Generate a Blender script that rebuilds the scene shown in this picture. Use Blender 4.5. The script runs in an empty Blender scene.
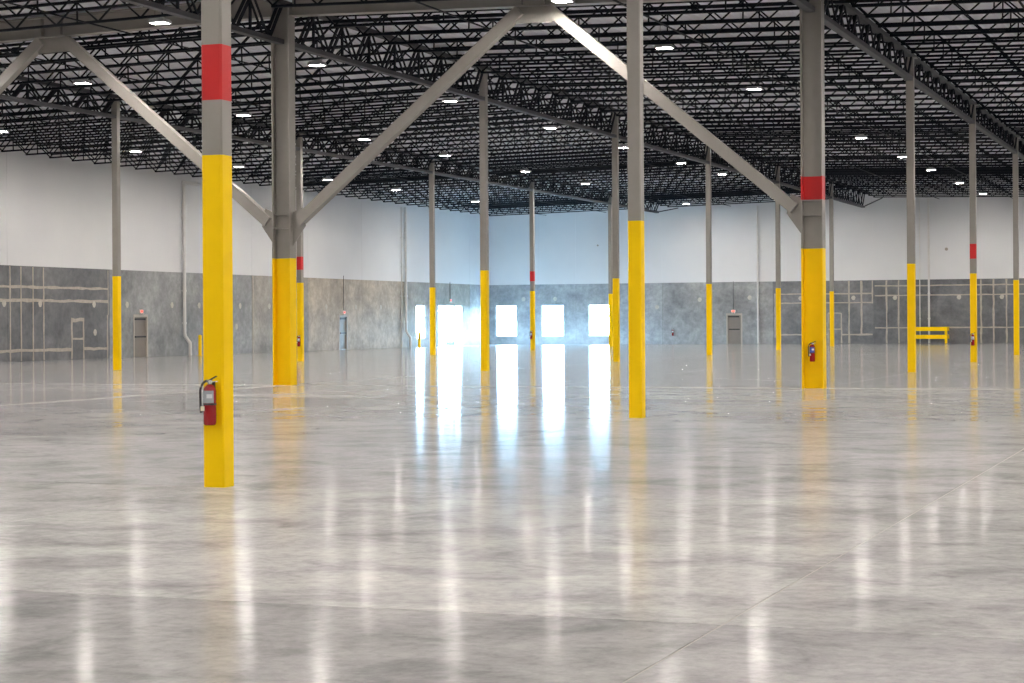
import bpy, math, random
from mathutils import Matrix, Vector

random.seed(7)
scene = bpy.context.scene
COL = scene.collection

# ------------------------------------------------------------------ camera
TH = 0.35556                     # yaw of the view against the building's long axis
cam_data = bpy.data.cameras.new('camera')
cam = bpy.data.objects.new('camera', cam_data)
COL.objects.link(cam)
cam_data.sensor_width = 36.0
cam_data.lens = 1989.0 / 1024.0 * 36.0
cam_data.shift_y = -20.4 / 1024.0
cam_data.clip_end = 1000
cam.matrix_world = (Matrix.Translation((0, 0, 1.6)) @ Matrix.Rotation(TH, 4, 'Z')
                    @ Matrix.Rotation(math.pi / 2, 4, 'X') @ Matrix.Rotation(-0.0062, 4, 'Z'))
scene.camera = cam

# ------------------------------------------------------------------ sky, lamps' strength, exposure
SKY = 125.0
LAMP = 880.0
world = bpy.data.worlds.new('sky')
scene.world = world
world.use_nodes = True
wb = world.node_tree.nodes['Background']
wb.inputs[0].default_value = (0.44, 0.73, 1.0, 1)
wb.inputs[1].default_value = SKY
scene.view_settings.view_transform = 'Standard'
scene.view_settings.look = 'None'
scene.view_settings.gamma = 1.0
scene.view_settings.use_curve_mapping = False
scene.view_settings.exposure = 0.0
scene.cycles.max_bounces = 10
scene.cycles.diffuse_bounces = 6
scene.cycles.glossy_bounces = 4
scene.cycles.sample_clamp_indirect = 12.0
scene.cycles.sample_clamp_direct = 100.0

# ------------------------------------------------------------------ plan of the building (metres)
AX, AY = -9.468, 17.237          # nearest column
BAYX, BAYY = 13.632, 14.153      # column bays across and along
ROW = [AX, AX - BAYX, AX - 2 * BAYX]
def CY(i): return AY + i * BAYY
WL, WF, WR, WB = -49.4, 128.6, 17.6, -10.9
RIDGE, SLOPE, DECK = ROW[1], 0.0225, 10.0
def deck(x): return DECK - SLOPE * abs(x - RIDGE)
DADO = 4.1
YEL = 3.235
JS = BAYY / 8.0                  # joist spacing

# ------------------------------------------------------------------ materials
def new_mat(name):
    m = bpy.data.materials.new(name); m.use_nodes = True
    nt = m.node_tree
    return m, nt, nt.nodes['Principled BSDF']
def noise(nt, vec, scale, detail=4, rough=0.55, dist=0.0):
    n = nt.nodes.new('ShaderNodeTexNoise')
    n.inputs['Scale'].default_value = scale; n.inputs['Detail'].default_value = detail
    n.inputs['Roughness'].default_value = rough; n.inputs['Distortion'].default_value = dist
    nt.links.new(vec, n.inputs['Vector']); return n.outputs['Fac']
def ramp(nt, fac, stops):
    r = nt.nodes.new('ShaderNodeValToRGB'); els = r.color_ramp.elements
    while len(els) < len(stops): els.new(0.5)
    for e, (p, c) in zip(els, stops):
        e.position = p; e.color = (*c, 1) if len(c) == 3 else c
    nt.links.new(fac, r.inputs[0]); return r.outputs[0]
def mixc(nt, a, b, fac, mode='MIX'):
    m = nt.nodes.new('ShaderNodeMix'); m.data_type = 'RGBA'; m.blend_type = mode
    for s, v in ((m.inputs[0], fac), (m.inputs[6], a), (m.inputs[7], b)):
        if isinstance(v, (int, float)): s.default_value = v
        elif isinstance(v, tuple): s.default_value = (*v, 1)
        else: nt.links.new(v, s)
    return m.outputs[2]
def math_n(nt, op, a, b=None):
    m = nt.nodes.new('ShaderNodeMath'); m.operation = op
    for s, v in ((m.inputs[0], a), (m.inputs[1], b)):
        if v is None: continue
        if isinstance(v, (int, float)): s.default_value = v
        else: nt.links.new(v, s)
    return m.outputs[0]
def pos(nt):
    return nt.nodes.new('ShaderNodeNewGeometry').outputs['Position']

def paint(name, col, rough=0.45, var=0.06, metal=0.0, scale=3.0, spec=0.5):
    m, nt, b = new_mat(name)
    f = noise(nt, pos(nt), scale, 3)
    lo = tuple(c * (1 - var) for c in col); hi = tuple(min(1, c * (1 + var)) for c in col)
    nt.links.new(ramp(nt, f, [(0.3, lo), (0.7, hi)]), b.inputs['Base Color'])
    b.inputs['Roughness'].default_value = rough; b.inputs['Metallic'].default_value = metal
    b.inputs['Specular IOR Level'].default_value = spec
    return m

M = {}
M['yellow'] = paint('safety_yellow_paint', (0.95, 0.61, 0.0), 0.5, 0.03, spec=0.15)
M['red'] = paint('signal_red_paint', (0.52, 0.016, 0.017), 0.45, 0.03, spec=0.3)
M['grey'] = paint('grey_steel_paint', (0.255, 0.237, 0.215), 0.45, 0.05)
M['girder'] = paint('dark_grey_primer', (0.06, 0.06, 0.066), 0.55, 0.1, spec=0.25)
M['girder_web'] = paint('dark_girder_web_primer', (0.008, 0.010, 0.016), 0.6, 0.1, spec=0.15)
M['joist'] = paint('black_joist_primer', (0.0055, 0.0075, 0.013), 0.6, 0.1, spec=0.12)
M['deck'] = paint('white_roof_deck_paint', (0.83, 0.855, 0.90), 0.55, 0.03, scale=0.4)
M['white_pipe'] = paint('white_pipe_paint', (0.68, 0.66, 0.63), 0.4, 0.04)
M['mortar'] = paint('pale_mortar', (0.43, 0.38, 0.32), 0.85, 0.12, scale=6)
M['tie'] = paint('tie_hole_grout', (0.5, 0.47, 0.41), 0.85, 0.1, scale=6)
M['door'] = paint('taupe_door_paint', (0.20, 0.17, 0.145), 0.45, 0.05)
M['door_frame'] = paint('light_taupe_frame_paint', (0.40, 0.35, 0.30), 0.45, 0.05)
M['black'] = paint('black_rubber', (0.012, 0.012, 0.013), 0.45, 0.1)
M['dark_metal'] = paint('dark_metal_hardware', (0.05, 0.047, 0.045), 0.35, 0.05, 0.6)
M['chrome'] = paint('bright_metal', (0.72, 0.72, 0.72), 0.25, 0.03, 0.9)
M['alu'] = paint('white_aluminium_frame', (0.62, 0.64, 0.66), 0.35, 0.03, 0.2)
M['frame_dark'] = paint('grey_aluminium_mullion', (0.16, 0.17, 0.18), 0.4, 0.03, 0.2)
M['ext_red'] = paint('extinguisher_red', (0.30, 0.006, 0.009), 0.25, 0.03)
M['label_grey'] = paint('extinguisher_label_grey', (0.42, 0.44, 0.46), 0.4, 0.05)
M['label_white'] = paint('label_white', (0.8, 0.8, 0.8), 0.5, 0.02)
M['label_blue'] = paint('label_blue', (0.05, 0.09, 0.45), 0.4, 0.05)
M['tag'] = paint('paper_tag', (0.75, 0.68, 0.5), 0.7, 0.05)
M['lamp_body'] = paint('lamp_housing_grey', (0.35, 0.35, 0.36), 0.4, 0.03, 0.3)
M['sealant'] = paint('dark_joint_sealant', (0.10, 0.10, 0.10), 0.8, 0.05)
M['filler'] = paint('tan_joint_filler', (0.30, 0.27, 0.24), 0.55, 0.08, scale=2)
M['ground'] = paint('outdoor_concrete', (0.5, 0.5, 0.48), 0.9, 0.05, scale=0.5)
M['orange'] = paint('orange_coupling', (0.5, 0.06, 0.02), 0.4, 0.05)
M['sign'] = paint('sign_housing_white', (0.75, 0.72, 0.7), 0.4, 0.03)
M['plain_wall'] = paint('plain_white_wall', (0.62, 0.62, 0.62), 0.7, 0.03, scale=0.3)

def emit(name, col, s):
    m, nt, b = new_mat(name)
    b.inputs['Base Color'].default_value = (*col, 1)
    b.inputs['Emission Color'].default_value = (*col, 1)
    b.inputs['Emission Strength'].default_value = s
    return m
M['led'] = emit('led_lens', (1.0, 0.945, 0.88), LAMP)
M['sign_red'] = emit('lit_red_panel', (1.0, 0.12, 0.08), 1.2)

def glass():
    m = bpy.data.materials.new('clear_window_glass'); m.use_nodes = True
    nt = m.node_tree; nt.nodes.clear()
    o = nt.nodes.new('ShaderNodeOutputMaterial'); mx = nt.nodes.new('ShaderNodeMixShader')
    t = nt.nodes.new('ShaderNodeBsdfTransparent'); g = nt.nodes.new('ShaderNodeBsdfGlossy')
    t.inputs[0].default_value = (0.95, 0.97, 0.97, 1); g.inputs['Roughness'].default_value = 0.02
    mx.inputs[0].default_value = 0.06
    nt.links.new(t.outputs[0], mx.inputs[1]); nt.links.new(g.outputs[0], mx.inputs[2])
    nt.links.new(mx.outputs[0], o.inputs[0])
    return m
M['glass'] = glass()

def floor_mat():
    m, nt, b = new_mat('polished_concrete')
    P = pos(nt)
    oi = nt.nodes.new('ShaderNodeObjectInfo')
    big = noise(nt, P, 0.22, 5, 0.6, 0.4)
    mid = noise(nt, P, 1.3, 6, 0.62, 0.6)
    fine = noise(nt, P, 9.0, 6, 0.75, 0.3)
    base = ramp(nt, big, [(0.25, (0.30, 0.294, 0.294)), (0.55, (0.43, 0.42, 0.418)), (0.8, (0.55, 0.537, 0.53))])
    c = mixc(nt, base, ramp(nt, mid, [(0.28, (0.62, 0.62, 0.63)), (0.5, (1, 1, 1)), (0.75, (1.18, 1.17, 1.16))]), 1.0, 'MULTIPLY')
    c = mixc(nt, c, ramp(nt, fine, [(0.3, (0.72, 0.72, 0.73)), (0.55, (1, 1, 1)), (0.8, (1.18, 1.17, 1.15))]), 0.85, 'MULTIPLY')
    c = mixc(nt, c, oi.outputs['Color'], 1.0, 'MULTIPLY')
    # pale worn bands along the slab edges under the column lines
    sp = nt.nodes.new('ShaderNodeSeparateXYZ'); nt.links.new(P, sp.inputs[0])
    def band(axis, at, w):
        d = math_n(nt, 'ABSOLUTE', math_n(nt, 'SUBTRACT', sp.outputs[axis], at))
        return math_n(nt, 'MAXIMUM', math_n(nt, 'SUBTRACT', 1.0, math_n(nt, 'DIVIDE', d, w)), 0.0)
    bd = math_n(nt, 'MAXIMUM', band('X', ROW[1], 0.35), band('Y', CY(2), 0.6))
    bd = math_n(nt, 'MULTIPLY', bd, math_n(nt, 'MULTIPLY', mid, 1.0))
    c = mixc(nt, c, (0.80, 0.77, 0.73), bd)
    nt.links.new(c, b.inputs['Base Color'])
    b.inputs['Specular IOR Level'].default_value = 0.0
    b.inputs['Roughness'].default_value = 0.8
    rn = noise(nt, P, 2.2, 6, 0.65, 0.3)
    r = nt.nodes.new('ShaderNodeMapRange')
    r.inputs[1].default_value = 0.3; r.inputs[2].default_value = 0.7
    r.inputs[3].default_value = 0.07; r.inputs[4].default_value = 0.15
    nt.links.new(rn, r.inputs[0])
    bn = noise(nt, P, 1.1, 1, 0.4)
    bp = nt.nodes.new('ShaderNodeBump'); bp.inputs['Strength'].default_value = 1.0
    bp.inputs['Distance'].default_value = 0.00035
    nt.links.new(bn, bp.inputs['Height'])
    # thin sealer: mirror-like only at grazing angles, as honed concrete is
    gl = nt.nodes.new('ShaderNodeBsdfGlossy'); gl.inputs['Color'].default_value = (1, 1, 1, 1)
    nt.links.new(r.outputs[0], gl.inputs['Roughness']); nt.links.new(bp.outputs[0], gl.inputs['Normal'])
    lw = nt.nodes.new('ShaderNodeLayerWeight'); lw.inputs['Blend'].default_value = 0.5
    refl = math_n(nt, 'MULTIPLY', math_n(nt, 'POWER', lw.outputs['Facing'], 12.0), 0.85)
    mx = nt.nodes.new('ShaderNodeMixShader'); nt.links.new(refl, mx.inputs[0])
    nt.links.new(b.outputs[0], mx.inputs[1]); nt.links.new(gl.outputs[0], mx.inputs[2])
    nt.links.new(mx.outputs[0], nt.nodes['Material Output'].inputs['Surface'])
    return m
M['floor'] = floor_mat()

def wall_mat():
    m, nt, b = new_mat('tilt_up_panel_concrete_and_white_paint')
    P = pos(nt)
    oi = nt.nodes.new('ShaderNodeObjectInfo')
    sep = nt.nodes.new('ShaderNodeSeparateXYZ'); nt.links.new(P, sep.inputs[0])
    n1 = noise(nt, P, 0.6, 6, 0.68, 0.25)
    n2 = noise(nt, P, 4.0, 5, 0.65)
    con = ramp(nt, n1, [(0.26, (0.55, 0.56, 0.58)), (0.5, (0.95, 0.95, 0.95)), (0.74, (1.42, 1.41, 1.38))])
    con = mixc(nt, con, ramp(nt, n2, [(0.3, (0.78, 0.78, 0.78)), (0.7, (1.2, 1.2, 1.2))]), 0.8, 'MULTIPLY')
    con = mixc(nt, con, oi.outputs['Color'], 1.0, 'MULTIPLY')
    pn = noise(nt, P, 0.25, 3)
    white = ramp(nt, pn, [(0.3, (0.66, 0.66, 0.67)), (0.7, (0.72, 0.72, 0.72))])
    k = math_n(nt, 'GREATER_THAN', sep.outputs['Z'], DADO)
    nt.links.new(mixc(nt, con, white, k), b.inputs['Base Color'])
    b.inputs['Roughness'].default_value = 0.6
    b.inputs['Specular IOR Level'].default_value = 0.3
    return m
M['wall'] = wall_mat()

# ------------------------------------------------------------------ mesh helpers
class MB:
    def __init__(self): self.v = []; self.f = []
    def add(self, vs, fs):
        o = len(self.v); self.v += [tuple(p) for p in vs]; self.f += [tuple(i + o for i in f) for f in fs]
        return self
    def box(self, x0, x1, y0, y1, z0, z1):
        return self.add([(x0,y0,z0),(x1,y0,z0),(x1,y1,z0),(x0,y1,z0),(x0,y0,z1),(x1,y0,z1),(x1,y1,z1),(x0,y1,z1)],
                 [(0,3,2,1),(4,5,6,7),(0,1,5,4),(1,2,6,5),(2,3,7,6),(3,0,4,7)])
    def bar(self, a, b, w, h, up=(0, 0, 1)):
        a = Vector(a); b = Vector(b); d = (b - a).normalized(); up = Vector(up)
        s = d.cross(up)
        if s.length < 1e-5: s = d.cross(Vector((1, 0, 0)))
        s.normalize(); u = s.cross(d)
        vs = []
        for p in (a, b):
            for i, j in ((-1,-1),(1,-1),(1,1),(-1,1)):
                vs.append(p + s * (i * w / 2) + u * (j * h / 2))
        return self.add(vs, [(0,3,2,1),(4,5,6,7),(0,1,5,4),(1,2,6,5),(2,3,7,6),(3,0,4,7)])
    def prism(self, poly, axis, t0, t1):
        """extrude a closed outline (2D) along an axis: 'Z' (x,y), 'Y' (x,z), 'X' (y,z)"""
        n = len(poly)
        def P(p, t): return (p[0], p[1], t) if axis == 'Z' else ((p[0], t, p[1]) if axis == 'Y' else (t, p[0], p[1]))
        vs = [P(p, t0) for p in poly] + [P(p, t1) for p in poly]
        fs = [tuple(range(n - 1, -1, -1)), tuple(range(n, 2 * n))]
        fs += [(i, (i + 1) % n, n + (i + 1) % n, n + i) for i in range(n)]
        return self.add(vs, fs)
    def tube(self, pts, r, n=10, caps=True):
        pts = [Vector(p) for p in pts]; rings = []
        for k, p in enumerate(pts):
            d = ((pts[min(k + 1, len(pts) - 1)] - p).normalized() + (p - pts[max(k - 1, 0)]).normalized())
            d = d.normalized()
            ref = Vector((0, 0, 1)) if abs(d.z) < 0.9 else Vector((1, 0, 0))
            s = d.cross(ref).normalized(); u = s.cross(d)
            rr = r[k] if isinstance(r, (list, tuple)) else r
            rings.append([p + s * (rr * math.cos(2*math.pi*j/n)) + u * (rr * math.sin(2*math.pi*j/n)) for j in range(n)])
        vs = [q for ring in rings for q in ring]; fs = []
        for k in range(len(pts) - 1):
            for j in range(n):
                fs.append((k*n + j, (k+1)*n + j, (k+1)*n + (j+1) % n, k*n + (j+1) % n))
        if caps:
            fs.append(tuple(range(n))); fs.append(tuple(range(len(vs) - 1, len(vs) - n - 1, -1)))
        return self.add(vs, fs)
    def lathe(self, prof, n=16, c=(0, 0, 0)):
        vs = []
        for r, z in prof:
            for j in range(n):
                vs.append((c[0] + r*math.cos(2*math.pi*j/n), c[1] + r*math.sin(2*math.pi*j/n), c[2] + z))
        fs = []
        for k in range(len(prof) - 1):
            for j in range(n):
                fs.append((k*n + j, k*n + (j+1) % n, (k+1)*n + (j+1) % n, (k+1)*n + j))
        fs.append(tuple(range(n - 1, -1, -1))); fs.append(tuple(range(len(vs) - n, len(vs))))
        return self.add(vs, fs)
    def mesh(self, name, mat, smooth=False):
        import bmesh
        me = bpy.data.meshes.new(name); me.from_pydata(self.v, [], self.f)
        bm = bmesh.new(); bm.from_mesh(me)
        bmesh.ops.recalc_face_normals(bm, faces=bm.faces); bm.to_mesh(me); bm.free()
        me.materials.append(mat)
        if smooth:
            for p in me.polygons: p.use_smooth = True
            me.set_sharp_from_angle(angle=math.radians(40))
        me.update(); return me
    def build(self, name, mat, parent=None, loc=None, smooth=False):
        return link(name, self.mesh(name, mat, smooth), parent, loc)

def link(name, data, parent=None, loc=None, rot=None):
    o = bpy.data.objects.new(name, data); COL.objects.link(o)
    if parent is not None: o.parent = parent
    if loc is not None: o.location = loc
    if rot is not None: o.rotation_euler = rot
    return o
def tag(o, label, cat, group=None):
    o['label'] = label; o['category'] = cat
    if group: o['group'] = group
    return o
def thing(name, label, cat, loc=(0, 0, 0), rot=(0, 0, 0), group=None):
    return tag(link(name, None, None, loc, rot), label, cat, group)
def struct(o, label=None, cat=None):
    o['kind'] = 'structure'
    if label: o['label'] = label; o['category'] = cat
    return o

# ================================================================== FLOOR: slabs between sawn joints
SX, SY = BAYX / 2, BAYY / 2
floor = struct(link('floor', None), 'polished grey concrete floor slabs with pale filled joints', 'floor')
slab_me = MB().box(0.007, SX - 0.007, 0.007, SY - 0.007, -0.15, 0).mesh('slab', M['floor'])
rs = random.Random(3); JX = AX + 0.045
for ix in range(-6, 4):
    for iy in range(-4, 16):
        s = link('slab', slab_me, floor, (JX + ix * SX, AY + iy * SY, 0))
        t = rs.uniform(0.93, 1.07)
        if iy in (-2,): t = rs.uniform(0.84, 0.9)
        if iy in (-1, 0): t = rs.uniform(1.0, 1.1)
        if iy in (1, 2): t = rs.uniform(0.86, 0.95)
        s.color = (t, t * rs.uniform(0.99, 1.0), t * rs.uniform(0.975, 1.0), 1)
for ix in range(-5, 4):
    x = JX + ix * SX
    MB().box(x - 0.01, x + 0.01, WB, WF, -0.15, -0.002).build('joint_filler', M['filler'], floor)
for iy in range(-3, 16):
    y = AY + iy * SY
    MB().box(WL, WR, y - 0.01, y + 0.01, -0.151, -0.0025).build('joint_filler', M['filler'], floor)

g = MB().box(-260, 220, -200, 330, -0.6, -0.3).build('ground_outside', M['ground'])
struct(g, 'pale concrete ground outside the building', 'ground')

# ================================================================== WALLS: tilt-up panels with openings
def wall_panels(name, label, axis, inner, out, edges, openings, tints, mat):
    """axis 'X': wall plane x=inner, runs along y; 'Y': plane y=inner, runs along x"""
    root = struct(link(name, None), label, 'wall')
    lo, hi = min(inner, out), max(inner, out)
    top = deck(WL) + 0.06 if axis == 'X' else 10.06
    for k in range(len(edges) - 1):
        a, b = edges[k] + 0.008, edges[k + 1] - 0.008
        ops = [o for o in openings if o[0] > a - 0.01 and o[1] < b + 0.01]
        us = sorted({a, b, *[o[0] for o in ops], *[o[1] for o in ops]})
        zs = sorted({-0.16, top, *[o[2] for o in ops], *[o[3] for o in ops]})
        mb = MB()
        for i in range(len(us) - 1):
            z = 0
            while z < len(zs) - 1:
                uc = (us[i] + us[i + 1]) / 2; zc = (zs[z] + zs[z + 1]) / 2
                inside = any(o[0] < uc < o[1] and o[2] < zc < o[3] for o in ops)
                if not inside:
                    if axis == 'X': mb.box(lo, hi, us[i], us[i+1], zs[z], zs[z+1])
                    else: mb.box(us[i], us[i+1], lo, hi, zs[z], zs[z+1])
                z += 1
        p = mb.build('wall_panel', mat, root)
        c = tints[k % len(tints)]; p.color = (*c, 1)
    for e in edges[1:-1]:
        d = 0.012 if inner > out else -0.012
        mb = MB(); r = 0.02
        if axis == 'X': mb.box(min(out, inner - d), max(out, inner - d), e - r, e + r, 0, top)
        else: mb.box(e - r, e + r, min(out, inner - d), max(out, inner - d), 0, top)
        js = mb.build('joint_sealant', M['wall'], root); js.color = (0.12, 0.12, 0.12, 1)
    return root

GR = (0.19, 0.193, 0.2); GD = (0.158, 0.160, 0.167); TAN = (0.42, 0.365, 0.30); TG = (0.31, 0.285, 0.255); DAYLIT = (0.33, 0.34, 0.35); LG = (0.29, 0.293, 0.295)  # panels near the windows: daylight and haze painted in as a paler blue-grey
L_OPEN = [(81.76, 82.99, -0.16, 1.96), (104.34, 105.40, -0.16, 1.96), (115.68, 117.22, 0.49, 2.66), (119.35, 123.64, -0.16, 2.68)]
L_EDGE = [WB, 0, 8, 16, 24, 32, 40, 48, 56, 64, 71.6, 79.66, 86.9, 93.6, 100.3, 107.5, 114.25, 124.9, WF + 0.02]
L_TINT = [GR] * 9 + [GD, GD, LG, LG, TG, TAN, TAN, TG, DAYLIT, DAYLIT]
wall_left = wall_panels('wall_left', 'long left wall of grey concrete below and white paint above', 'X', WL, WL - 0.25, L_EDGE, L_OPEN, L_TINT, M['wall'])
F_OPEN = [(-48.96, -47.39, 0.52, 2.70), (-45.62, -43.97, 0.52, 2.70), (-42.23, -40.54, 0.52, 2.70), (-32.56, -31.55, -0.16, 1.96)]
F_EDGE = [WL - 0.25, -43.1, -37.0, -29.44, -22.83, -17.9, -11.5, -4.9, 1.7, 8.3, WR]
F_TINT = [DAYLIT, DAYLIT, LG, GR, GD, GD, GD, GR, GR, GR]
wall_back = wall_panels('wall_far', 'far end wall of grey concrete below and white paint above', 'Y', WF, WF + 0.25, F_EDGE, F_OPEN, F_TINT, M['wall'])
wr = MB().box(WR, WR + 0.25, WB, WF, -0.16, 9.6).build('wall_right', M['wall']); wr.color = (*GR, 1)
struct(wr, 'right wall of grey concrete and white paint, outside the view', 'wall')
wk = MB().box(WL - .25, WR + .25, WB - 0.25, WB, -0.16, 10.06).build('wall_near', M['wall']); wk.color = (*GR, 1)
struct(wk, 'near end wall behind the viewpoint', 'wall')

# mortar strips over form joints and round grouted tie holes
def strip(root, axis, plane, sgn, u0, u1, z0, z1, w, rnd):
    """a skim strip on a wall between two points, ragged edges"""
    vert = abs(u1 - u0) < 1e-6
    n = max(3, int((abs(z1 - z0) if vert else abs(u1 - u0)) / 0.35))
    left, right = [], []
    for k in range(n + 1):
        t = k / n
        u = u0 + (u1 - u0) * t; z = z0 + (z1 - z0) * t
        a = w / 2 * rnd.uniform(0.6, 1.45); b = w / 2 * rnd.uniform(0.6, 1.45)
        if vert: left.append((u - a, z)); right.append((u + b, z))
        else: left.append((u, z - a)); right.append((u, z + b))
    vs, fs = [], []
    for d in (0.0, 0.012):
        for p in left + right:
            vs.append((plane + sgn * d, p[0], p[1]) if axis == 'X' else (p[0], plane + sgn * d, p[1]))
    N = len(left); T = 2 * N
    for k in range(N - 1):
        fs.append((T + k, T + k + 1, T + N + k + 1, T + N + k))
        fs.append((k, k + 1, T + k + 1, T + k)); fs.append((N + k, T + N + k, T + N + k + 1, N + k + 1))
    fs.append((0, T, T + N, N)); fs.append((N - 1, T + N - 1, T + 2*N - 1, 2*N - 1))
    MB().add(vs, fs).build('mortar_strip', M['mortar'], root)
r2 = random.Random(11)
for y in (71.79, 72.59, 73.49, 74.29, 67.2, 68.1): strip(wall_left, 'X', WL, 1, y, y, 0.02, 4.07, 0.085, r2)
strip(wall_left, 'X', WL, 1, 79.45, 79.45, 0.02, 2.0, 0.09, r2)
strip(wall_left, 'X', WL, 1, 79.52, 79.52, 2.0, 4.05, 0.04, r2)
for z, w in ((3.2, 0.11), (2.62, 0.12)): strip(wall_left, 'X', WL, 1, 64.5, 79.5, z, z, w, r2)
strip(wall_left, 'X', WL, 1, 64.5, 76.45, 0.46, 0.46, 0.13, r2)
strip(wall_left, 'X', WL, 1, 77.5, 79.5, 0.46, 0.46, 0.12, r2)
for y in (76.5, 77.45): strip(wall_left, 'X', WL, 1, y, y, 0.02, 1.8, 0.11, r2)
strip(wall_left, 'X', WL, 1, 76.45, 77.5, 1.77, 1.77, 0.15, r2)
strip(wall_left, 'X', WL, 1, 76.5, 77.45, 0.93, 0.93, 0.09, r2)
strip(wall_left, 'X', WL, 1, 93.75, 93.75, 0.02, 4.07, 0.10, r2)
for x in (-24.42, -21.99, -21.22, -16.02, -15.24, -14.44, -12.6): strip(wall_back, 'Y', WF, -1, x, x, 0.02, 4.07, 0.10, r2)
strip(wall_back, 'Y', WF, -1, -23.61, -23.61, 0.55, 4.07, 0.12, r2)
strip(wall_back, 'Y', WF, -1, -22.9, -22.9, 2.6, 4.07, 0.08, r2)
strip(wall_back, 'Y', WF, -1, -29.3, -29.3, 0.4, 3.3, 0.08, r2)
for z in (3.25, 2.66): strip(wall_back, 'Y', WF, -1, -29.3, -22.9, z, z, 0.08, r2)
strip(wall_back, 'Y', WF, -1, -29.3, -25.8, 0.59, 0.59, 0.09, r2)
strip(wall_back, 'Y', WF, -1, -24.9, -22.9, 0.59, 0.59, 0.10, r2)
for z in (3.72, 3.1, 1.02): strip(wall_back, 'Y', WF, -1, -22.75, -9.0, z, z, 0.08, r2)
for x in (-25.8, -24.92): strip(wall_back, 'Y', WF, -1, x, x, 0.02, 1.98, 0.08, r2)
for z in (1.98, 0.95): strip(wall_back, 'Y', WF, -1, -25.8, -24.92, z, z, 0.08, r2)
disc = [(0.14 * math.cos(a * math.pi / 6) * (1 + 0.12 * math.sin(3.3 * a)), 0.15 * math.sin(a * math.pi / 6)) for a in range(12)]
tie_l = MB().prism(disc, 'X', 0, 0.014).mesh('grout_patch', M['tie'])
tie_f = MB().prism(disc, 'Y', -0.014, 0).mesh('grout_patch', M['tie'])
for y in (71.35, 74.02, 78.33, 81.17, 85.32, 87.99, 92.3, 95.6, 99.2, 102.6, 106.6, 110.2): link('grout_patch', tie_l, wall_left, (WL, y, 2.48))
for y in (78.4, 91.9): link('grout_patch', tie_l, wall_left, (WL, y, 1.2 if y < 80 else 1.4))
for x, z in ((-37.36, 2.48), (-34.4, 2.95), (-31.0, 3.05), (-27.6, 2.97), (-24.13, 2.97), (-21.45, 2.95), (-17.39, 2.95), (-14.72, 2.95), (-11.9, 2.95), (-39.2, 3.0), (-46.9, 3.1), (-44.6, 3.1)):
    link('grout_patch', tie_f, wall_back, (x, WF, z))

# ================================================================== ROOF DECK
def deck_mesh(x0, x1):
    mb = MB(); pts = []; x = x0; P = 0.32
    while x < x1 - 1e-6:
        for dx, dz in ((0, 0), (0.19, 0), (0.22, 0.045), (0.29, 0.045)):
            xx = min(x + dx, x1); pts.append((xx, deck(xx) + dz))
        x += P
    pts.append((x1, deck(x1)))
    vs, fs = [], []
    for y in (WB - 0.25, WF + 0.25): vs += [(p[0], y, p[1]) for p in pts]
    n = len(pts)
    for k in range(n - 1): fs.append((k, k + 1, n + k + 1, n + k))
    return mb.add(vs, fs)
ceiling = struct(link('ceiling', None), 'white ribbed steel roof deck sloping from a ridge', 'ceiling')
deck_mesh(WL - 0.25, RIDGE).build('deck_slope', M['deck'], ceiling)
deck_mesh(RIDGE, WR + 0.25).build('deck_slope', M['deck'], ceiling)

# ================================================================== WINDOWS AND DOORS
def portal(loc, rot, sx, sy):
    L = bpy.data.lights.new('window_portal', 'AREA'); L.shape = 'RECTANGLE'; L.size = sx; L.size_y = sy
    L.cycles.is_portal = True
    o = link('window_portal', L, None, loc, rot); return o
def window(n, label, axis, plane, out, a, b, z0, z1):
    root = struct(link('window_%d' % n, None), label, 'window')
    o = 0.08 * out
    def bx(u0, u1, q0, q1, d0, d1, nm, mat, parent=root):
        mb = MB(); p0, p1 = sorted((plane + d0 * out, plane + d1 * out))
        if axis == 'X': mb.box(p0, p1, u0, u1, q0, q1)
        else: mb.box(u0, u1, p0, p1, q0, q1)
        return mb.build(nm, mat, parent)
    t = 0.07; zm = z1 - 0.36 * (z1 - z0)
    for args in ((a, a + t, z0, z1), (b - t, b, z0, z1), (a + t, b - t, z0, z0 + t), (a + t, b - t, z1 - t, z1)):
        bx(*args, 0.06, 0.17, 'frame_bar', M['alu'])
    bx(a + t, b - t, zm - 0.03, zm + 0.03, 0.07, 0.16, 'mullion', M['frame_dark'])
    for q0, q1 in ((z0 + t, zm - 0.03), (zm + 0.03, z1 - t)):
        bx(a + t, b - t, q0, q1, 0.11, 0.118, 'pane', M['glass'])
    c = plane + 0.2 * out; mz = (z0 + z1) / 2; mu = (a + b) / 2
    if axis == 'X': portal((c, mu, mz), (0, math.radians(-90), 0), z1 - z0, b - a)
    else: portal((mu, c, mz), (math.radians(-90), 0, 0), b - a, z1 - z0)
    return root
window(1, 'narrow window in left wall beside the glass entrance', 'X', WL, -1, 115.68, 117.22, 0.49, 2.66)
window(2, 'leftmost far wall window, beside the room corner', 'Y', WF, 1, -48.96, -47.39, 0.52, 2.70)
window(3, 'middle window of three in the far wall', 'Y', WF, 1, -45.62, -43.97, 0.52, 2.70)
window(4, 'rightmost window of three in the far wall', 'Y', WF, 1, -42.23, -40.54, 0.52, 2.70)

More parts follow.
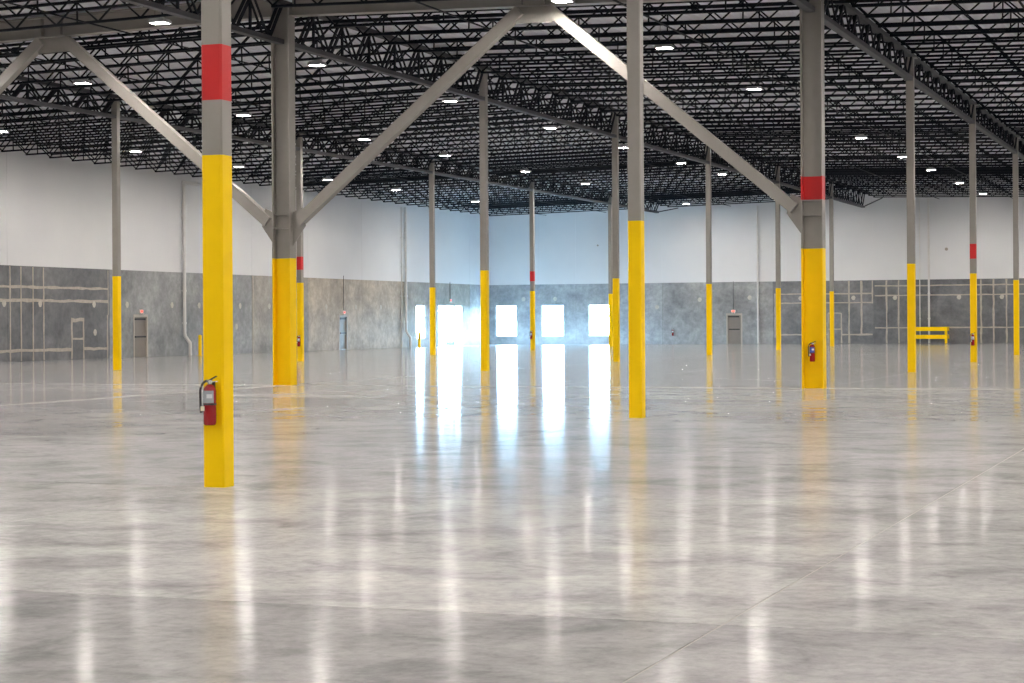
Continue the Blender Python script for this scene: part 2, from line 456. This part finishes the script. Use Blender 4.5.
def steel_door(n, label, axis, plane, out, a, b):
    root = struct(link('door_%d' % n, None), label, 'door')
    def bx(u0, u1, q0, q1, d0, d1, nm, mat, parent=root):
        mb = MB(); p0, p1 = sorted((plane + d0 * out, plane + d1 * out))
        if axis == 'X': mb.box(p0, p1, u0, u1, q0, q1)
        else: mb.box(u0, u1, p0, p1, q0, q1)
        return mb.build(nm, mat, parent)
    t = 0.06; H = 1.96
    bx(a - 0.04, a + t, 0, H + 0.06, -0.015, 0.16, 'frame_jamb', M['door_frame'])
    bx(b - t, b + 0.04, 0, H + 0.06, -0.015, 0.16, 'frame_jamb', M['door_frame'])
    bx(a + t, b - t, H - t, H + 0.06, -0.015, 0.16, 'frame_head', M['door_frame'])
    leaf = bx(a + t + 0.002, b - t - 0.002, 0.012, H - t - 0.002, 0.05, 0.10, 'leaf', M['door'])
    bx(a + t, a + t + 0.03, 0.0, H - t, 0.101, 0.16, 'door_stop', M['door_frame'])
    bx(b - t - 0.03, b - t, 0.0, H - t, 0.101, 0.16, 'door_stop', M['door_frame'])
    bx(a + t + .03, b - t - .03, H - t - 0.03, H - t, 0.101, 0.16, 'door_stop', M['door_frame'])
    bx(a + t + .03, b - t - .03, 0.011, 0.035, 0.101, 0.16, 'sill_stop', M['door_frame'])
    bx(a + t + 0.08, b - t - 0.08, 0.93, 1.0, -0.02, 0.05, 'push_bar', M['black'], leaf)
    bx(a + t + 0.04, b - t - 0.12, H - t - 0.14, H - t - 0.06, -0.02, 0.05, 'closer', M['black'], leaf)
    bx(a + t, b - t, 0.0, 0.011, 0.0, 0.2, 'threshold', M['chrome'])
    return root
steel_door(1, 'taupe steel exit door in left wall near the leftmost column', 'X', WL, -1, 81.76, 82.99)
steel_door(2, 'narrow grey exit door in the tan part of left wall', 'X', WL, -1, 104.34, 105.40)
steel_door(4, 'taupe steel exit door in the far wall', 'Y', WF, 1, -32.56, -31.55)

# glass entrance in the left wall
ent = struct(link('door_3', None), 'glazed entrance door with sidelights and transom in left wall', 'door')
def eb(u0, u1, z0, z1, d0, d1, nm, mat, parent=None):
    return MB().box(WL - d1, WL - d0, u0, u1, z0, z1).build(nm, mat, parent or ent)
ya, yb_, yc, yd = 119.35, 120.70, 122.30, 123.64
for u in (ya, yb_ - 0.035, yc - 0.035, yd - 0.07): eb(u, u + 0.07, 0, 2.68, 0.05, 0.17, 'frame_mullion', M['alu'])
eb(ya + .07, yd - .07, 2.61, 2.68, 0.05, 0.17, 'frame_head', M['alu'])
for u0, u1 in ((ya + .07, yb_ - .035), (yc + .035, yd - .07)):
    eb(u0, u1, 0.0, 0.08, 0.05, 0.17, 'frame_sill', M['alu'])
    eb(u0, u1, 2.16, 2.22, 0.05, 0.17, 'transom_bar', M['frame_dark'])
    eb(u0, u1, 0.08, 2.16, 0.105, 0.113, 'pane', M['glass'])
    eb(u0, u1, 2.22, 2.61, 0.105, 0.113, 'pane', M['glass'])
eb(yb_ + .035, yc - .035, 2.16, 2.22, 0.05, 0.17, 'transom_bar', M['frame_dark'])
eb(yb_ + .035, yc - .035, 2.22, 2.61, 0.105, 0.113, 'pane', M['glass'])
ym = (yb_ + yc) / 2
for u0, u1 in ((yb_ + .04, ym - .003), (ym + .003, yc - .04)):
    lf = eb(u0, u0 + 0.06, 0.01, 2.15, 0.08, 0.13, 'leaf_stile', M['frame_dark'])
    lf2 = eb(u1 - 0.06, u1, 0.01, 2.15, 0.08, 0.13, 'leaf_stile', M['frame_dark'])
    br = eb(u0 + .06, u1 - .06, 0.01, 0.28, 0.08, 0.13, 'leaf_rail', M['frame_dark'])
    eb(u0 + .06, u1 - .06, 2.05, 2.15, 0.08, 0.13, 'leaf_rail', M['frame_dark'])
    eb(u0 + .06, u1 - .06, 0.28, 2.05, 0.10, 0.108, 'pane', M['glass'])
    eb(u0 + .06, u1 - .06, 0.88, 0.94, 0.02, 0.08, 'push_bar', M['black'])
portal((WL - 0.2, (ya + yd) / 2, 1.34), (0, math.radians(-90), 0), 2.6, yd - ya)

# lit exit lights over the doors, each with its conduit
def exit_light(label, clabel, axis, plane, inw, u, z, ztop):
    rot = (0, 0, 0) if axis == 'Y' else (0, 0, math.pi / 2)
    loc = (plane, u, z) if axis == 'X' else (u, plane, z)
    t = thing('exit_light', label, 'exit light', loc, rot); t.scale = (.72, 1, .72)
    # local: front looks towards -y
    MB().prism([(-.17,-.10),(.17,-.10),(.19,-.06),(.19,.10),(.15,.13),(-.15,.13),(-.19,.10),(-.19,-.06)], 'Y', -0.075, 0).build('housing', M['sign'], t)
    MB().box(-.13, .13, -0.082, -0.074, -.06, .09).build('lit_panel', M['sign_red'], t)
    for s in (-1, 1):
        MB().lathe([(0.02, -0.03), (0.055, 0.0), (0.06, 0.05), (0.03, 0.07)], 12, (s * 0.12, -0.07, -0.16)).build('lamp_head', M['sign'], t)
    if ztop:
        c = MB().tube([(0, 0, z + 0.13), (0, 0, ztop)], 0.014, 8)
        o = c.build('conduit', M['dark_metal'], None, (loc[0] + (0.02 if axis == 'X' else 0), loc[1] - (0.02 if axis == 'Y' else 0), 0))
        tag(o, clabel, 'conduit')
exit_light('pink lit exit light over the door near the leftmost column', '', 'X', WL, 1, 82.38, 2.16, None)
exit_light('pink lit exit light over the narrow door in the tan wall', 'thin conduit rising above the narrow door in tan wall', 'X', WL, 1, 104.9, 2.16, 4.3)
exit_light('small exit light above the glazed entrance', 'thin conduit rising above the glazed entrance', 'X', WL, 1, 121.3, 2.98, 4.2)
exit_light('white exit light over the far wall door', 'thin conduit rising above the far wall door', 'Y', WF, -1, -32.1, 2.16, 4.15)

# ================================================================== COLUMNS
HS = 0.1125
def rsq(h, r=0.018):
    return [(-h + r, -h), (h - r, -h), (h, -h + r), (h, h - r), (h - r, h), (-h + r, h), (-h, h - r), (-h, -h + r)]
def iprof(d, bf, tf, tw):
    a, b = d / 2, bf / 2
    return [(-a, -b), (-a + tf, -b), (-a + tf, -tw/2), (a - tf, -tw/2), (a - tf, -b), (a, -b), (a, b), (a - tf, b), (a - tf, tw/2), (-a + tf, tw/2), (-a + tf, b), (-a, b)]
IP = iprof(0.50, 0.36, 0.032, 0.022)
def column(row, i, label, band=None, wide=False):
    x, y = ROW[row], CY(i)
    top = deck(x) - 0.34
    t = thing('wide_flange_column' if wide else 'square_column', label, 'column', (x, y, 0), group='steel columns')
    prof = IP if wide else rsq(HS)
    def sec(nm, z0, z1, m): MB().prism(prof, 'Z', z0, z1).build(nm, m, t)
    sec('yellow_section', 0.0, YEL, M['yellow'])
    if band:
        sec('grey_section', YEL, band[0], M['grey']); sec('red_band', band[0], band[1], M['red'])
        sec('grey_section', band[1], top, M['grey'])
    else: sec('grey_section', YEL, top, M['grey'])
    MB().box(-0.2, 0.2, -0.2, 0.2, top, top + 0.02).build('cap_plate', M['grey'], t)
    if wide:
        for z in (4.0, 4.345):
            for s in (-1, 1):
                y0, y1 = sorted((s * 0.012, s * 0.165))
                MB().box(-0.217, 0.217, y0, y1, z - 0.012, z + 0.012).build('stiffener_plate', M['grey'], t)
    return t
B1, B2 = (3.77, 4.31), (4.36, 4.90)
column(0, 0, 'nearest square column, yellow below, with red band and large extinguisher', B1)
column(0, 1, 'second nearest square column, tall and plain, right of centre')
colA2 = column(0, 2, 'wide I-shaped column with red band, a brace meeting its left side', B2, True)
column(0, 3, 'square column standing before the left end of the yellow guard rail')
column(0, 4, 'thin red-banded square column right of the yellow guard rail', B1)
column(0, 5, 'rightmost square column, at the right edge of the photo')
column(0, 6, 'square column standing just beyond the right edge of the photo')
colB2 = column(1, 2, 'wide I-shaped column without red band, braces on both its sides', None, True)
column(1, 3, 'slender square column standing before the far room corner')
column(1, 4, 'slender square column touching the tall plain column, nearer of an overlapping pair')
column(1, 5, 'slender square column between the wall extinguisher and the far wall door')
column(1, 6, 'thin square column just left of the red-banded wide column')
column(1, 7, 'thin far square column peeking out right of the red-banded wide column')
colC2 = column(2, 2, 'wide I-shaped column beyond the left edge at the foot of the leftmost brace', None, True)
column(2, 3, 'leftmost square column, standing before the left wall near the exit door')
column(2, 4, 'thin red-banded square column half hidden behind the wide braced column', B1)
column(2, 5, 'thin square column between the narrow window and the glazed entrance')
column(2, 6, 'thin red-banded square column before the far wall windows', B1)
column(2, 7, 'farthest square column of an overlapping pair beside the rightmost far window')

# ================================================================== BRACED FRAME (beams and chevron braces)
YB = CY(2)
def beam(x0, x1, label, gus=True):
    """I-beam following the roof slope between two columns"""
    z0, z1 = deck(x0) - 0.60, deck(x1) - 0.60
    L = math.hypot(x1 - x0, z1 - z0); ang = math.atan2(z1 - z0, x1 - x0)
    t = thing('roof_beam', label, 'beam', (x0, YB, z0), (0, -ang, 0), 'brace frame beams')
    prof = [(-.16, 0), (.16, 0), (.16, .025), (.01, .025), (.01, .525), (.16, .525), (.16, .55), (-.16, .55), (-.16, .525), (-.01, .525), (-.01, .025), (-.16, .025)]
    MB().prism(prof, 'X', 0.27, L - 0.27).build('beam_section', M['grey'], t)
    if gus:
        m = L / 2
        MB().prism([(m - .52, 0.0), (m - .48, -.40), (m + .48, -.40), (m + .52, 0.0)], 'Y', -0.012, 0.012).build('gusset_plate', M['grey'], t)
        for dx in (-.30, .30):
            MB().box(m + dx - .012, m + dx + .012, -.15, -.012, .026, .524).build('stiffener_plate', M['grey'], t)
    return t
beam(ROW[2], ROW[1], 'grey roof beam at upper left joining the wide columns, above the left brace pair')
beam(ROW[1], ROW[0], 'grey roof beam at top centre joining the two wide columns in view')
def brace(xc, s, xm, label):
    """square tube from a column (low) up to the middle of the beam"""
    a = Vector((xc + s * 0.43, YB, 4.17)); b = Vector((xm - s * 0.36, YB, 9.17))
    t = thing('diagonal_brace', label, 'brace', tuple(a), group='chevron braces')
    d = (b - a)
    MB().bar((0, 0, 0), d, 0.24, 0.27, (0, 0, 1)).build('square_tube', M['grey'], t)
    return t
XM1, XM2 = (ROW[0] + ROW[1]) / 2, (ROW[1] + ROW[2]) / 2
brace(ROW[1], 1, XM1, 'grey diagonal brace rising right from the unbanded wide column')
brace(ROW[0], -1, XM1, 'brightly lit diagonal brace falling right to the red-banded wide column')
brace(ROW[1], -1, XM2, 'grey diagonal brace rising left from the unbanded wide column')
brace(ROW[2], 1, XM2, 'grey diagonal brace running off the left edge of the photo')
def col_gusset(root, s):
    MB().prism([(s * .251, -0.58), (s * .251, 0.28), (s * .52, 0.40), (s * .62, -0.06)][::s], 'Y', -0.012, 0.012).build('gusset_plate', M['grey'], root, (0, 0, 4.12))
col_gusset(colA2, -1); col_gusset(colB2, 1); col_gusset(colB2, -1); col_gusset(colC2, 1)

# ================================================================== JOIST GIRDERS along the column rows
GB = 8.74                          # bottom chord centre
def girder_meshes(x):
    zt = deck(x) - 0.26
    h = zt - GB
    base = GB
    top = MB().box(-.11, .11, 0.0, BAYY, h - .06, h + .06).mesh('top_chord', M['girder'])
    bot = MB().box(-.10, .10, HS + .005, BAYY - HS - .005, -.06, .06).mesh('bottom_chord', M['girder'])
    botw = MB().box(-.10, .10, HS + .27, BAYY - HS - .005, -.06, .06).mesh('bottom_chord', M['girder'])
    bots = MB().box(-.10, .10, HS + .005, BAYY - 3.3, -.06, .06).mesh('bottom_chord', M['girder'])
    def pair(a, b, w, t):
        mb = MB()
        for q in (-.065, .065): mb.bar((q, *a), (q, *b), w, t)
        return mb.mesh('diagonal', M['girder_web'])
    d1 = pair((0, -.02), (JS / 2, h), .05, .075)
    d1e = pair((0, -.02), (JS / 2 - .17, h - .07), .05, .075)
    d2e = pair((.17, h - .07), (JS / 2, -.02), .04, .05)
    d2 = pair((0, h), (JS / 2, -.02), .04, .05)
    vt = MB().box(-.03, .03, -.03, .03, .0, h).mesh('vertical', M['girder_web'])
    return top, bot, d1, d2, vt, d1e, d2e
RN = ['row of the nearest column', 'row of the unbanded wide column', 'row next to the left wall']
ORD = ['nearest', 'second nearest', 'third nearest', 'fourth nearest', 'fifth nearest', 'sixth nearest', 'farthest']
for r, x in enumerate(ROW):
    top, bot, d1, d2, vt, d1e, d2e = girder_meshes(x)
    for i in range(1, 8):
        if r == 0 and i > 5: continue
        last = (i == 7)
        lab = '%s dark lattice girder over the %s' % (ORD[i - 1] if not (r == 0 and i == 5) else 'farthest', RN[r])
        t = thing('joist_girder', lab, 'girder', (x, CY(i), GB), group='lattice girders')
        if last:
            # the end bay stops at the far wall
            zt = deck(x) - 0.26 - GB
            end = WF - CY(i) - .02
            MB().box(-.11, .11, 0, end, zt - .06, zt + .06).build('top_chord', M['girder'], t)
            MB().box(-.10, .10, HS + .005, end - 1.9, -.06, .06).build('bottom_chord', M['girder'], t)
            MB().bar((0, end - 2.0, 0), (0.9, end - 0.1, zt - 0.35), .06, .06).build('end_strut', M['girder'], t)
        else:
            link('top_chord', top, t); link('bottom_chord', bot, t)
        nj = 6 if last else 8
        for k in range(nj):
            # bottom node midway between two joists
            link('diagonal', d1e if k == 7 else d1, t, (0, k * JS + JS / 2, 0))
            if not (i == 2 and k == 0): link('diagonal', d2 if k else d2e, t, (0, k * JS, 0))
            if k: link('vertical', vt, t, (0, k * JS, 0))

# ================================================================== ROOF JOISTS across the bays
def joist_meshes(L):
    tc = MB().box(0.02, L - 0.02, -.055, .055, -.075, -.01).mesh('top_chord', M['joist'])
    e = 0.62; dz = -0.60
    bc = MB().box(e, L - e, -.05, .05, dz - .03, dz + .03).mesh('bottom_chord', M['joist'])
    web = MB()
    n = 20; p = (L - 2 * e) / n
    web.bar((.1, 0, -.06), (e + .05, 0, dz), .04, .04); web.bar((L - .1, 0, -.06), (L - e - .05, 0, dz), .04, .04)
    for k in range(n):
        a = e + k * p
        z0, z1 = (dz, -.06) if k % 2 == 0 else (-.06, dz)
        web.bar((a, 0, z0), (a + p, 0, z1), .038, .038)
        if k % 4 == 1: web.bar((a, 0, -.06), (a, 0, dz), .034, .034)
    return tc, bc, web.mesh('web', M['joist'])
full = joist_meshes(BAYX)
short = joist_meshes(ROW[2] - WL - 0.03)
bays = [(WL + 0.02, ROW[2], short, 'black open-web roof joist between the left wall and first column row', 'joists beside the left wall'),
        (ROW[2], ROW[1], full, 'black open-web roof joist over the bay left of the unbanded wide column', 'joists over the left bay'),
        (ROW[1], ROW[0], full, 'black open-web roof joist over the bay between the two wide columns', 'joists over the middle bay'),
        (ROW[0], ROW[0] + BAYX, full, 'black open-web roof joist over the bay right of the red-banded wide column', 'joists over the right bay')]
cT, sT = math.cos(TH), math.sin(TH)
def px(x, y, z):
    cx = x * cT + y * sT; cz = -x * sT + y * cT
    if cz < 1: return None
    return 512 + 1989 * cx / cz, 321 - 1989 * (z - 1.6) / cz
for x0, x1, ms, lab, grp in bays:
    ang = math.atan2(deck(x1) - deck(x0), x1 - x0)
    for k in range(6, 63):
        y = AY + k * JS
        if k == 16 and grp in ('joists over the left bay', 'joists over the middle bay'): continue
        seen = False
        for q in range(9):
            xx = x0 + (x1 - x0) * q / 8
            s = px(xx, y, deck(xx) - 0.6)
            if s and -60 < s[0] < 1084 and s[1] > -28: seen = True
        if not seen: continue
        t = thing('roof_joist', lab, 'joist', (x0, y, deck(x0) - 0.02), (0, -ang, 0), grp)
        link('top_chord', ms[0], t); link('bottom_chord', ms[1], t); link('web', ms[2], t)

# bridging rods along the joists' bottom chords and sprinkler pipes
nb = 0
BL_ = ['beside the left wall', 'left of the unbanded wide column', 'between the two wide columns', 'right of the red-banded wide column']
for bi, (x0, x1, ms, lab, grp) in enumerate(bays):
    for q, w in ((0.33, 'left'), (0.67, 'right')):
        x = x0 + (x1 - x0) * q
        o = MB().box(x - .025, x + .025, 34.0, WF - .02, deck(x) - .655 - .03, deck(x) - .655).build('bridging_angle', M['joist'])
        tag(o, 'thin %s bridging angle under the joists %s' % (w, BL_[bi]), 'bridging')
def sprinkler(y, label):
    t = thing('sprinkler_pipe', label, 'sprinkler pipe', (RIDGE, y, deck(RIDGE) - 0.34))
    for xa, xb in ((WL + .03, RIDGE), (RIDGE, 4.0)):
        MB().tube([(xa - RIDGE, 0, deck(xa) - deck(RIDGE)), (xb - RIDGE, 0, deck(xb) - deck(RIDGE))], 0.05, 8).build('pipe_run', M['joist'], t)
    for xq in (-46, -40, -33, -27, -20, -13, -6):
        c = MB().tube([(-.09, 0, 0), (.09, 0, 0)], 0.075, 8).build('coupling', M['orange'] if (xq == -6 and 70 < y < 80) else M['joist'], t, (xq - RIDGE, 0, deck(xq) - deck(RIDGE)))
sprinkler(48.3, 'nearest dark sprinkler pipe crossing among the joists')
sprinkler(74.9, 'middle dark sprinkler pipe crossing among the joists')
sprinkler(97.4, 'third dark sprinkler pipe crossing among the joists')
sprinkler(120.6, 'farthest dark sprinkler pipe crossing near the far wall')

# ================================================================== HIGH-BAY LAMPS
led_me = MB().prism([(-.20, -.10), (-.12, -.17), (.12, -.17), (.20, -.10), (.20, .10), (.12, .17), (-.12, .17), (-.20, .10)], 'Z', -.006, 0).mesh('lens', M['led'])
hb = MB().prism([(-.23, 0), (.23, 0), (.23, .04), (.17, .10), (-.17, .10), (-.23, .04)], 'Y', -.20, .20).mesh('housing', M['lamp_body'])
rim_me = MB().box(-.23, .23, -.20, -.185, -.012, 0).box(-.23, .23, .185, .20, -.012, 0).box(-.23, -.215, -.185, .185, -.012, 0).box(.215, .23, -.185, .185, -.012, 0).mesh('rim', M['lamp_body'])
dr = MB().box(-.10, .10, -.06, .06, .10, .16).mesh('driver_box', M['lamp_body'])
def hang_mesh():
    return MB().tube([(-.15, 0, .10), (-.12, 0, .695)], .006, 6).tube([(.15, 0, .10), (.12, 0, .695)], .006, 6).mesh('hanger_wire', M['dark_metal'])
hg = hang_mesh()
def lamp(x, y, label, group):
    t = thing('high_bay_lamp', label, 'lamp', (x, y, deck(x) - 0.70), group=group)
    h = link('housing', hb, t); link('lens', led_me, t); link('rim', rim_me, h); link('driver_box', dr, h); link('hanger_wire', hg, t)
rows = [(-43.9, [63.3, 72.9, 82.0, 91.5, 100.1, 112.0], 'lamp row nearest the left wall'),
        (-33.9, [53.2, 63.7, 74.1, 82.8, 93.4, 102.9, 113.1, 123.5], 'second lamp row from the left wall'),
        (-25.95, [44.3, 53.4, 63.9, 74.4, 84.2, 93.7, 101.7, 112.1, 122.6], 'third lamp row from the left wall'),
        (-15.13, [44.3, 53.0, 63.6, 73.1, 82.6, 93.1, 101.9, 112.4, 122.9], 'rightmost lamp row in view')]
ON = ['first', 'second', 'third', 'fourth', 'fifth', 'sixth', 'seventh', 'eighth', 'ninth']
for x, ys, nm in rows:
    for k, y in enumerate(ys):
        lamp(x, y, 'glowing high-bay lamp, %s from the viewer in the %s' % (ON[k], nm), 'high-bay lamps')
    y = ys[0] - 10.0
    while y > WB + 3:
        lamp(x, y, 'high-bay lamp overhead, nearer than the ceiling in view', 'lamps out of view'); y -= 10.0
for x in (-4.0, 5.2, 13.2):
    for k in range(13): lamp(x, 123.0 - 10.2 * k, 'high-bay lamp right of the ceiling in view', 'lamps right of the view')

# ================================================================== FIRE EXTINGUISHERS
def extinguisher(loc, label, rz=0.0, blue=False, group='fire extinguishers'):
    """local frame: hangs against a surface at y=0, front towards -y, z=0 is the bottom of the cylinder"""
    t = thing('fire_extinguisher', label, 'extinguisher', loc, (0, 0, rz), group)
    c = (0, -0.078, 0)
    body = MB().lathe([(.045, 0), (.058, .008), (.062, .02), (.062, .335), (.056, .362), (.038, .385), (.022, .395)], 18, c).build('cylinder', M['ext_red'], t, smooth=True)
    lab = []
    R = 0.0632
    def patch(nm, mat, a0, a1, z0, z1, r=R, par=None):
        mb = MB(); n = 10; vs = []; fs = []
        for k in range(n + 1):
            a = math.radians(a0 + (a1 - a0) * k / n)
            for rr in (r - .002, r):
                for z in (z0, z1): vs.append((c[0] + rr * math.cos(a), c[1] + rr * math.sin(a), z))
        for k in range(n):
            o = 4 * k
            fs += [(o + 2, o + 6, o + 7, o + 3), (o, o + 1, o + 5, o + 4), (o + 1, o + 3, o + 7, o + 5), (o, o + 4, o + 6, o + 2)]
        return mb.add(vs, fs).build(nm, mat, par or t)
    lb = patch('label', M['label_blue'] if blue else M['label_grey'], 195, 335, .215, .335, R, body)
    patch('label_panel', M['label_white'], 270, 320, .262, .302, R + .001, body)
    patch('strap', M['dark_metal'], 120, 420, .195, .212, R + .002)
    MB().box(-.02, .02, -.03, -.0, .10, .42).build('wall_bracket', M['dark_metal'], t)
    v = MB().lathe([(.02, .385), (.02, .41), (.028, .412), (.028, .438), (.016, .442)], 12, c).build('valve', M['chrome'], t, smooth=True)
    MB().bar((-.012, c[1], .43), (.085, c[1] - .02, .475), .022, .010).build('lever', M['black'], v)
    MB().bar((-.012, c[1], .415), (.09, c[1] - .02, .425), .022, .010).build('carry_handle', M['chrome'], v)
    MB().tube([(.03, c[1] - .03, .42), (.03, c[1] - .045, .42)], .016, 10).build('gauge', M['label_white'], v)
    pts = []
    for k in range(13):
        a = k / 12
        pts.append((-.02 - .075 * math.sin(min(1, a * 1.7) * math.pi / 2) + .012 * a, c[1] - .02 - .01 * a, .43 + .02 * math.sin(a * 3.1) - .26 * a ** 1.3))
    MB().tube(pts, .0125, 8).build('hose', M['black'], t, smooth=True)
    MB().tube([pts[-1], (pts[-1][0] + .01, pts[-1][1], pts[-1][2] - .05)], [.012, .016], 8).build('nozzle', M['black'], t)
    MB().box(-.062, -.022, c[1] - .07, c[1] - .067, .14, .185).build('inspection_tag', M['tag'], t)
    return t
extinguisher((AX + 0.01, CY(0) - HS - .002, 0.61), 'large red extinguisher with black hose on the nearest column')
extinguisher((AX - 0.02, CY(2) - .013, 0.62), 'red extinguisher with blue label on the red-banded wide column', blue=True)
extinguisher((AX - 0.01, CY(4) - HS - .002, 0.61), 'small red extinguisher on the thin column right of the guard rail')
extinguisher((ROW[2] + .02, CY(4) - HS - .002, 0.61), 'small red extinguisher on the column half hidden behind the braced column')
extinguisher((ROW[2] - .02, CY(6) - HS - .002, 0.61), 'small red extinguisher on the column before the far windows')
extinguisher((-36.26, WF - .002, 0.56), 'small dark red extinguisher mounted on the far wall')

# ================================================================== PIPES AND SMALL WALL FIXTURES
def downpipe(label, axis, plane, inw, u, r, ztop, foot, run=0.0, mat=None):
    mat = mat or M['white_pipe']
    d = (r + 0.05)
    def P(dd, du, z): return (plane + inw * dd, u + du, z) if axis == 'X' else (u + du, plane + inw * dd, z)
    base = P(d, 0, 0)
    t = thing('wall_pipe', label, 'pipe', base)
    def Q(dd, du, z): p = P(dd, du, z); return (p[0] - base[0], p[1] - base[1], p[2])
    if foot: pts = [Q(d + .18, .22, 0.0), Q(d + .18, .22, .62), Q(d + .02, .03, .95), Q(d, 0, 1.1), Q(d, 0, ztop)]
    else: pts = [Q(d, 0, 0.02 if mat is M['white_pipe'] else 0.25), Q(d, 0, ztop)]
    MB().tube(pts, r, 12).build('pipe', mat, t, smooth=True)
    if run: MB().tube([Q(d, 0, ztop - r), Q(d, run, ztop - r)], r, 12).build('top_run', mat, t, smooth=True)
    for z in (1.6, 3.2, 5.0, 6.8):
        if z < ztop:
            MB().tube([Q(d, 0, z - .05), Q(d, 0, z + .05)], r * 1.25, 12).build('pipe_bracket', mat, t)
            MB().bar(Q(0.0, 0, z), Q(d - r, 0, z), .04, .04).build('wall_clip', mat, t)
downpipe('thick white downpipe on left wall between exit door and nearest column', 'X', WL, 1, 86.3, 0.085, 8.62, True, 1.5)
downpipe('white downpipe on left wall just left of the narrow window', 'X', WL, 1, 113.75, 0.085, 8.72, True)
downpipe('thin grey conduit beside the white downpipe near the narrow window', 'X', WL, 1, 113.2, 0.03, 8.7, False)
downpipe('white pipe on far wall right of the far door', 'Y', WF, -1, -30.43, 0.06, 9.1, False)
downpipe('bright white pipe rising behind the yellow guard rail', 'Y', WF, -1, -19.27, 0.065, 9.25, False)
downpipe('thin grey conduit left of the pipe behind the guard rail', 'Y', WF, -1, -19.85, 0.03, 9.25, False)
downpipe('thin conduit on far wall left of the mortar strips', 'Y', WF, -1, -29.0, 0.02, 4.05, False)
for x, z, lb in ((-18.16, 6.02, 'small grey round vent high on far wall right of guard rail'), (-41.5, 6.7, 'small grey fixture high on far wall above rightmost window')):
    t = thing('wall_vent', lb, 'vent', (x, WF, z)); t.scale = (.8, 1, .8) if x > -30 else (.5, 1, .5)
    MB().tube([(0, -.0, 0), (0, -.06, 0)], .13, 14).build('vent_collar', M['door_frame'], t)
    for k in (-1, 0, 1): MB().box(-.10, .10, -.075, -.06, k * .06 - .012, k * .06 + .012).build('louvre', M['grey'], t)

# bollards
def bollard(x, y, h, label):
    t = thing('bollard', label, 'bollard', (x, y, 0), group='yellow bollards')
    MB().lathe([(.085, 0), (.085, h - .06), (.07, h - .02), (.035, h)], 16).build('post', M['yellow'], t, smooth=True)
    MB().lathe([(.15, 0), (.15, .012), (.086, .0125)], 16).build('base_plate', M['yellow'], t)
bollard(-48.55, 86.55, 1.02, 'yellow bollard by left wall beside the thick downpipe')
bollard(-48.75, 114.6, 0.98, 'yellow bollard before the narrow window')

# guard rail round the riser pipe
gr = thing('guard_rail', 'yellow two-rail steel guard rail at the foot of the far wall', 'guard rail', (-19.2, WF - 1.2, 0))
xa, xb = -1.15, 1.15
for x in (xa, 0.0, xb):
    if x != 0.0:
        MB().box(x - .07, x + .07, -.07, .07, 0, 1.06).build('post', M['yellow'], gr)
        MB().box(x - .13, x + .13, -.13, .13, 0, .015).build('base_plate', M['dark_metal'], gr)
for z in (.94, .44):
    MB().box(xa - .07, xb + .07, -.13, -.07, z - .13, z + .13).build('rail', M['yellow'], gr)
    for x in (xa, xb):
        MB().box(x - .03, x + .03, .07, 1.19, z - .13, z + .13).build('side_rail', M['yellow'], gr)
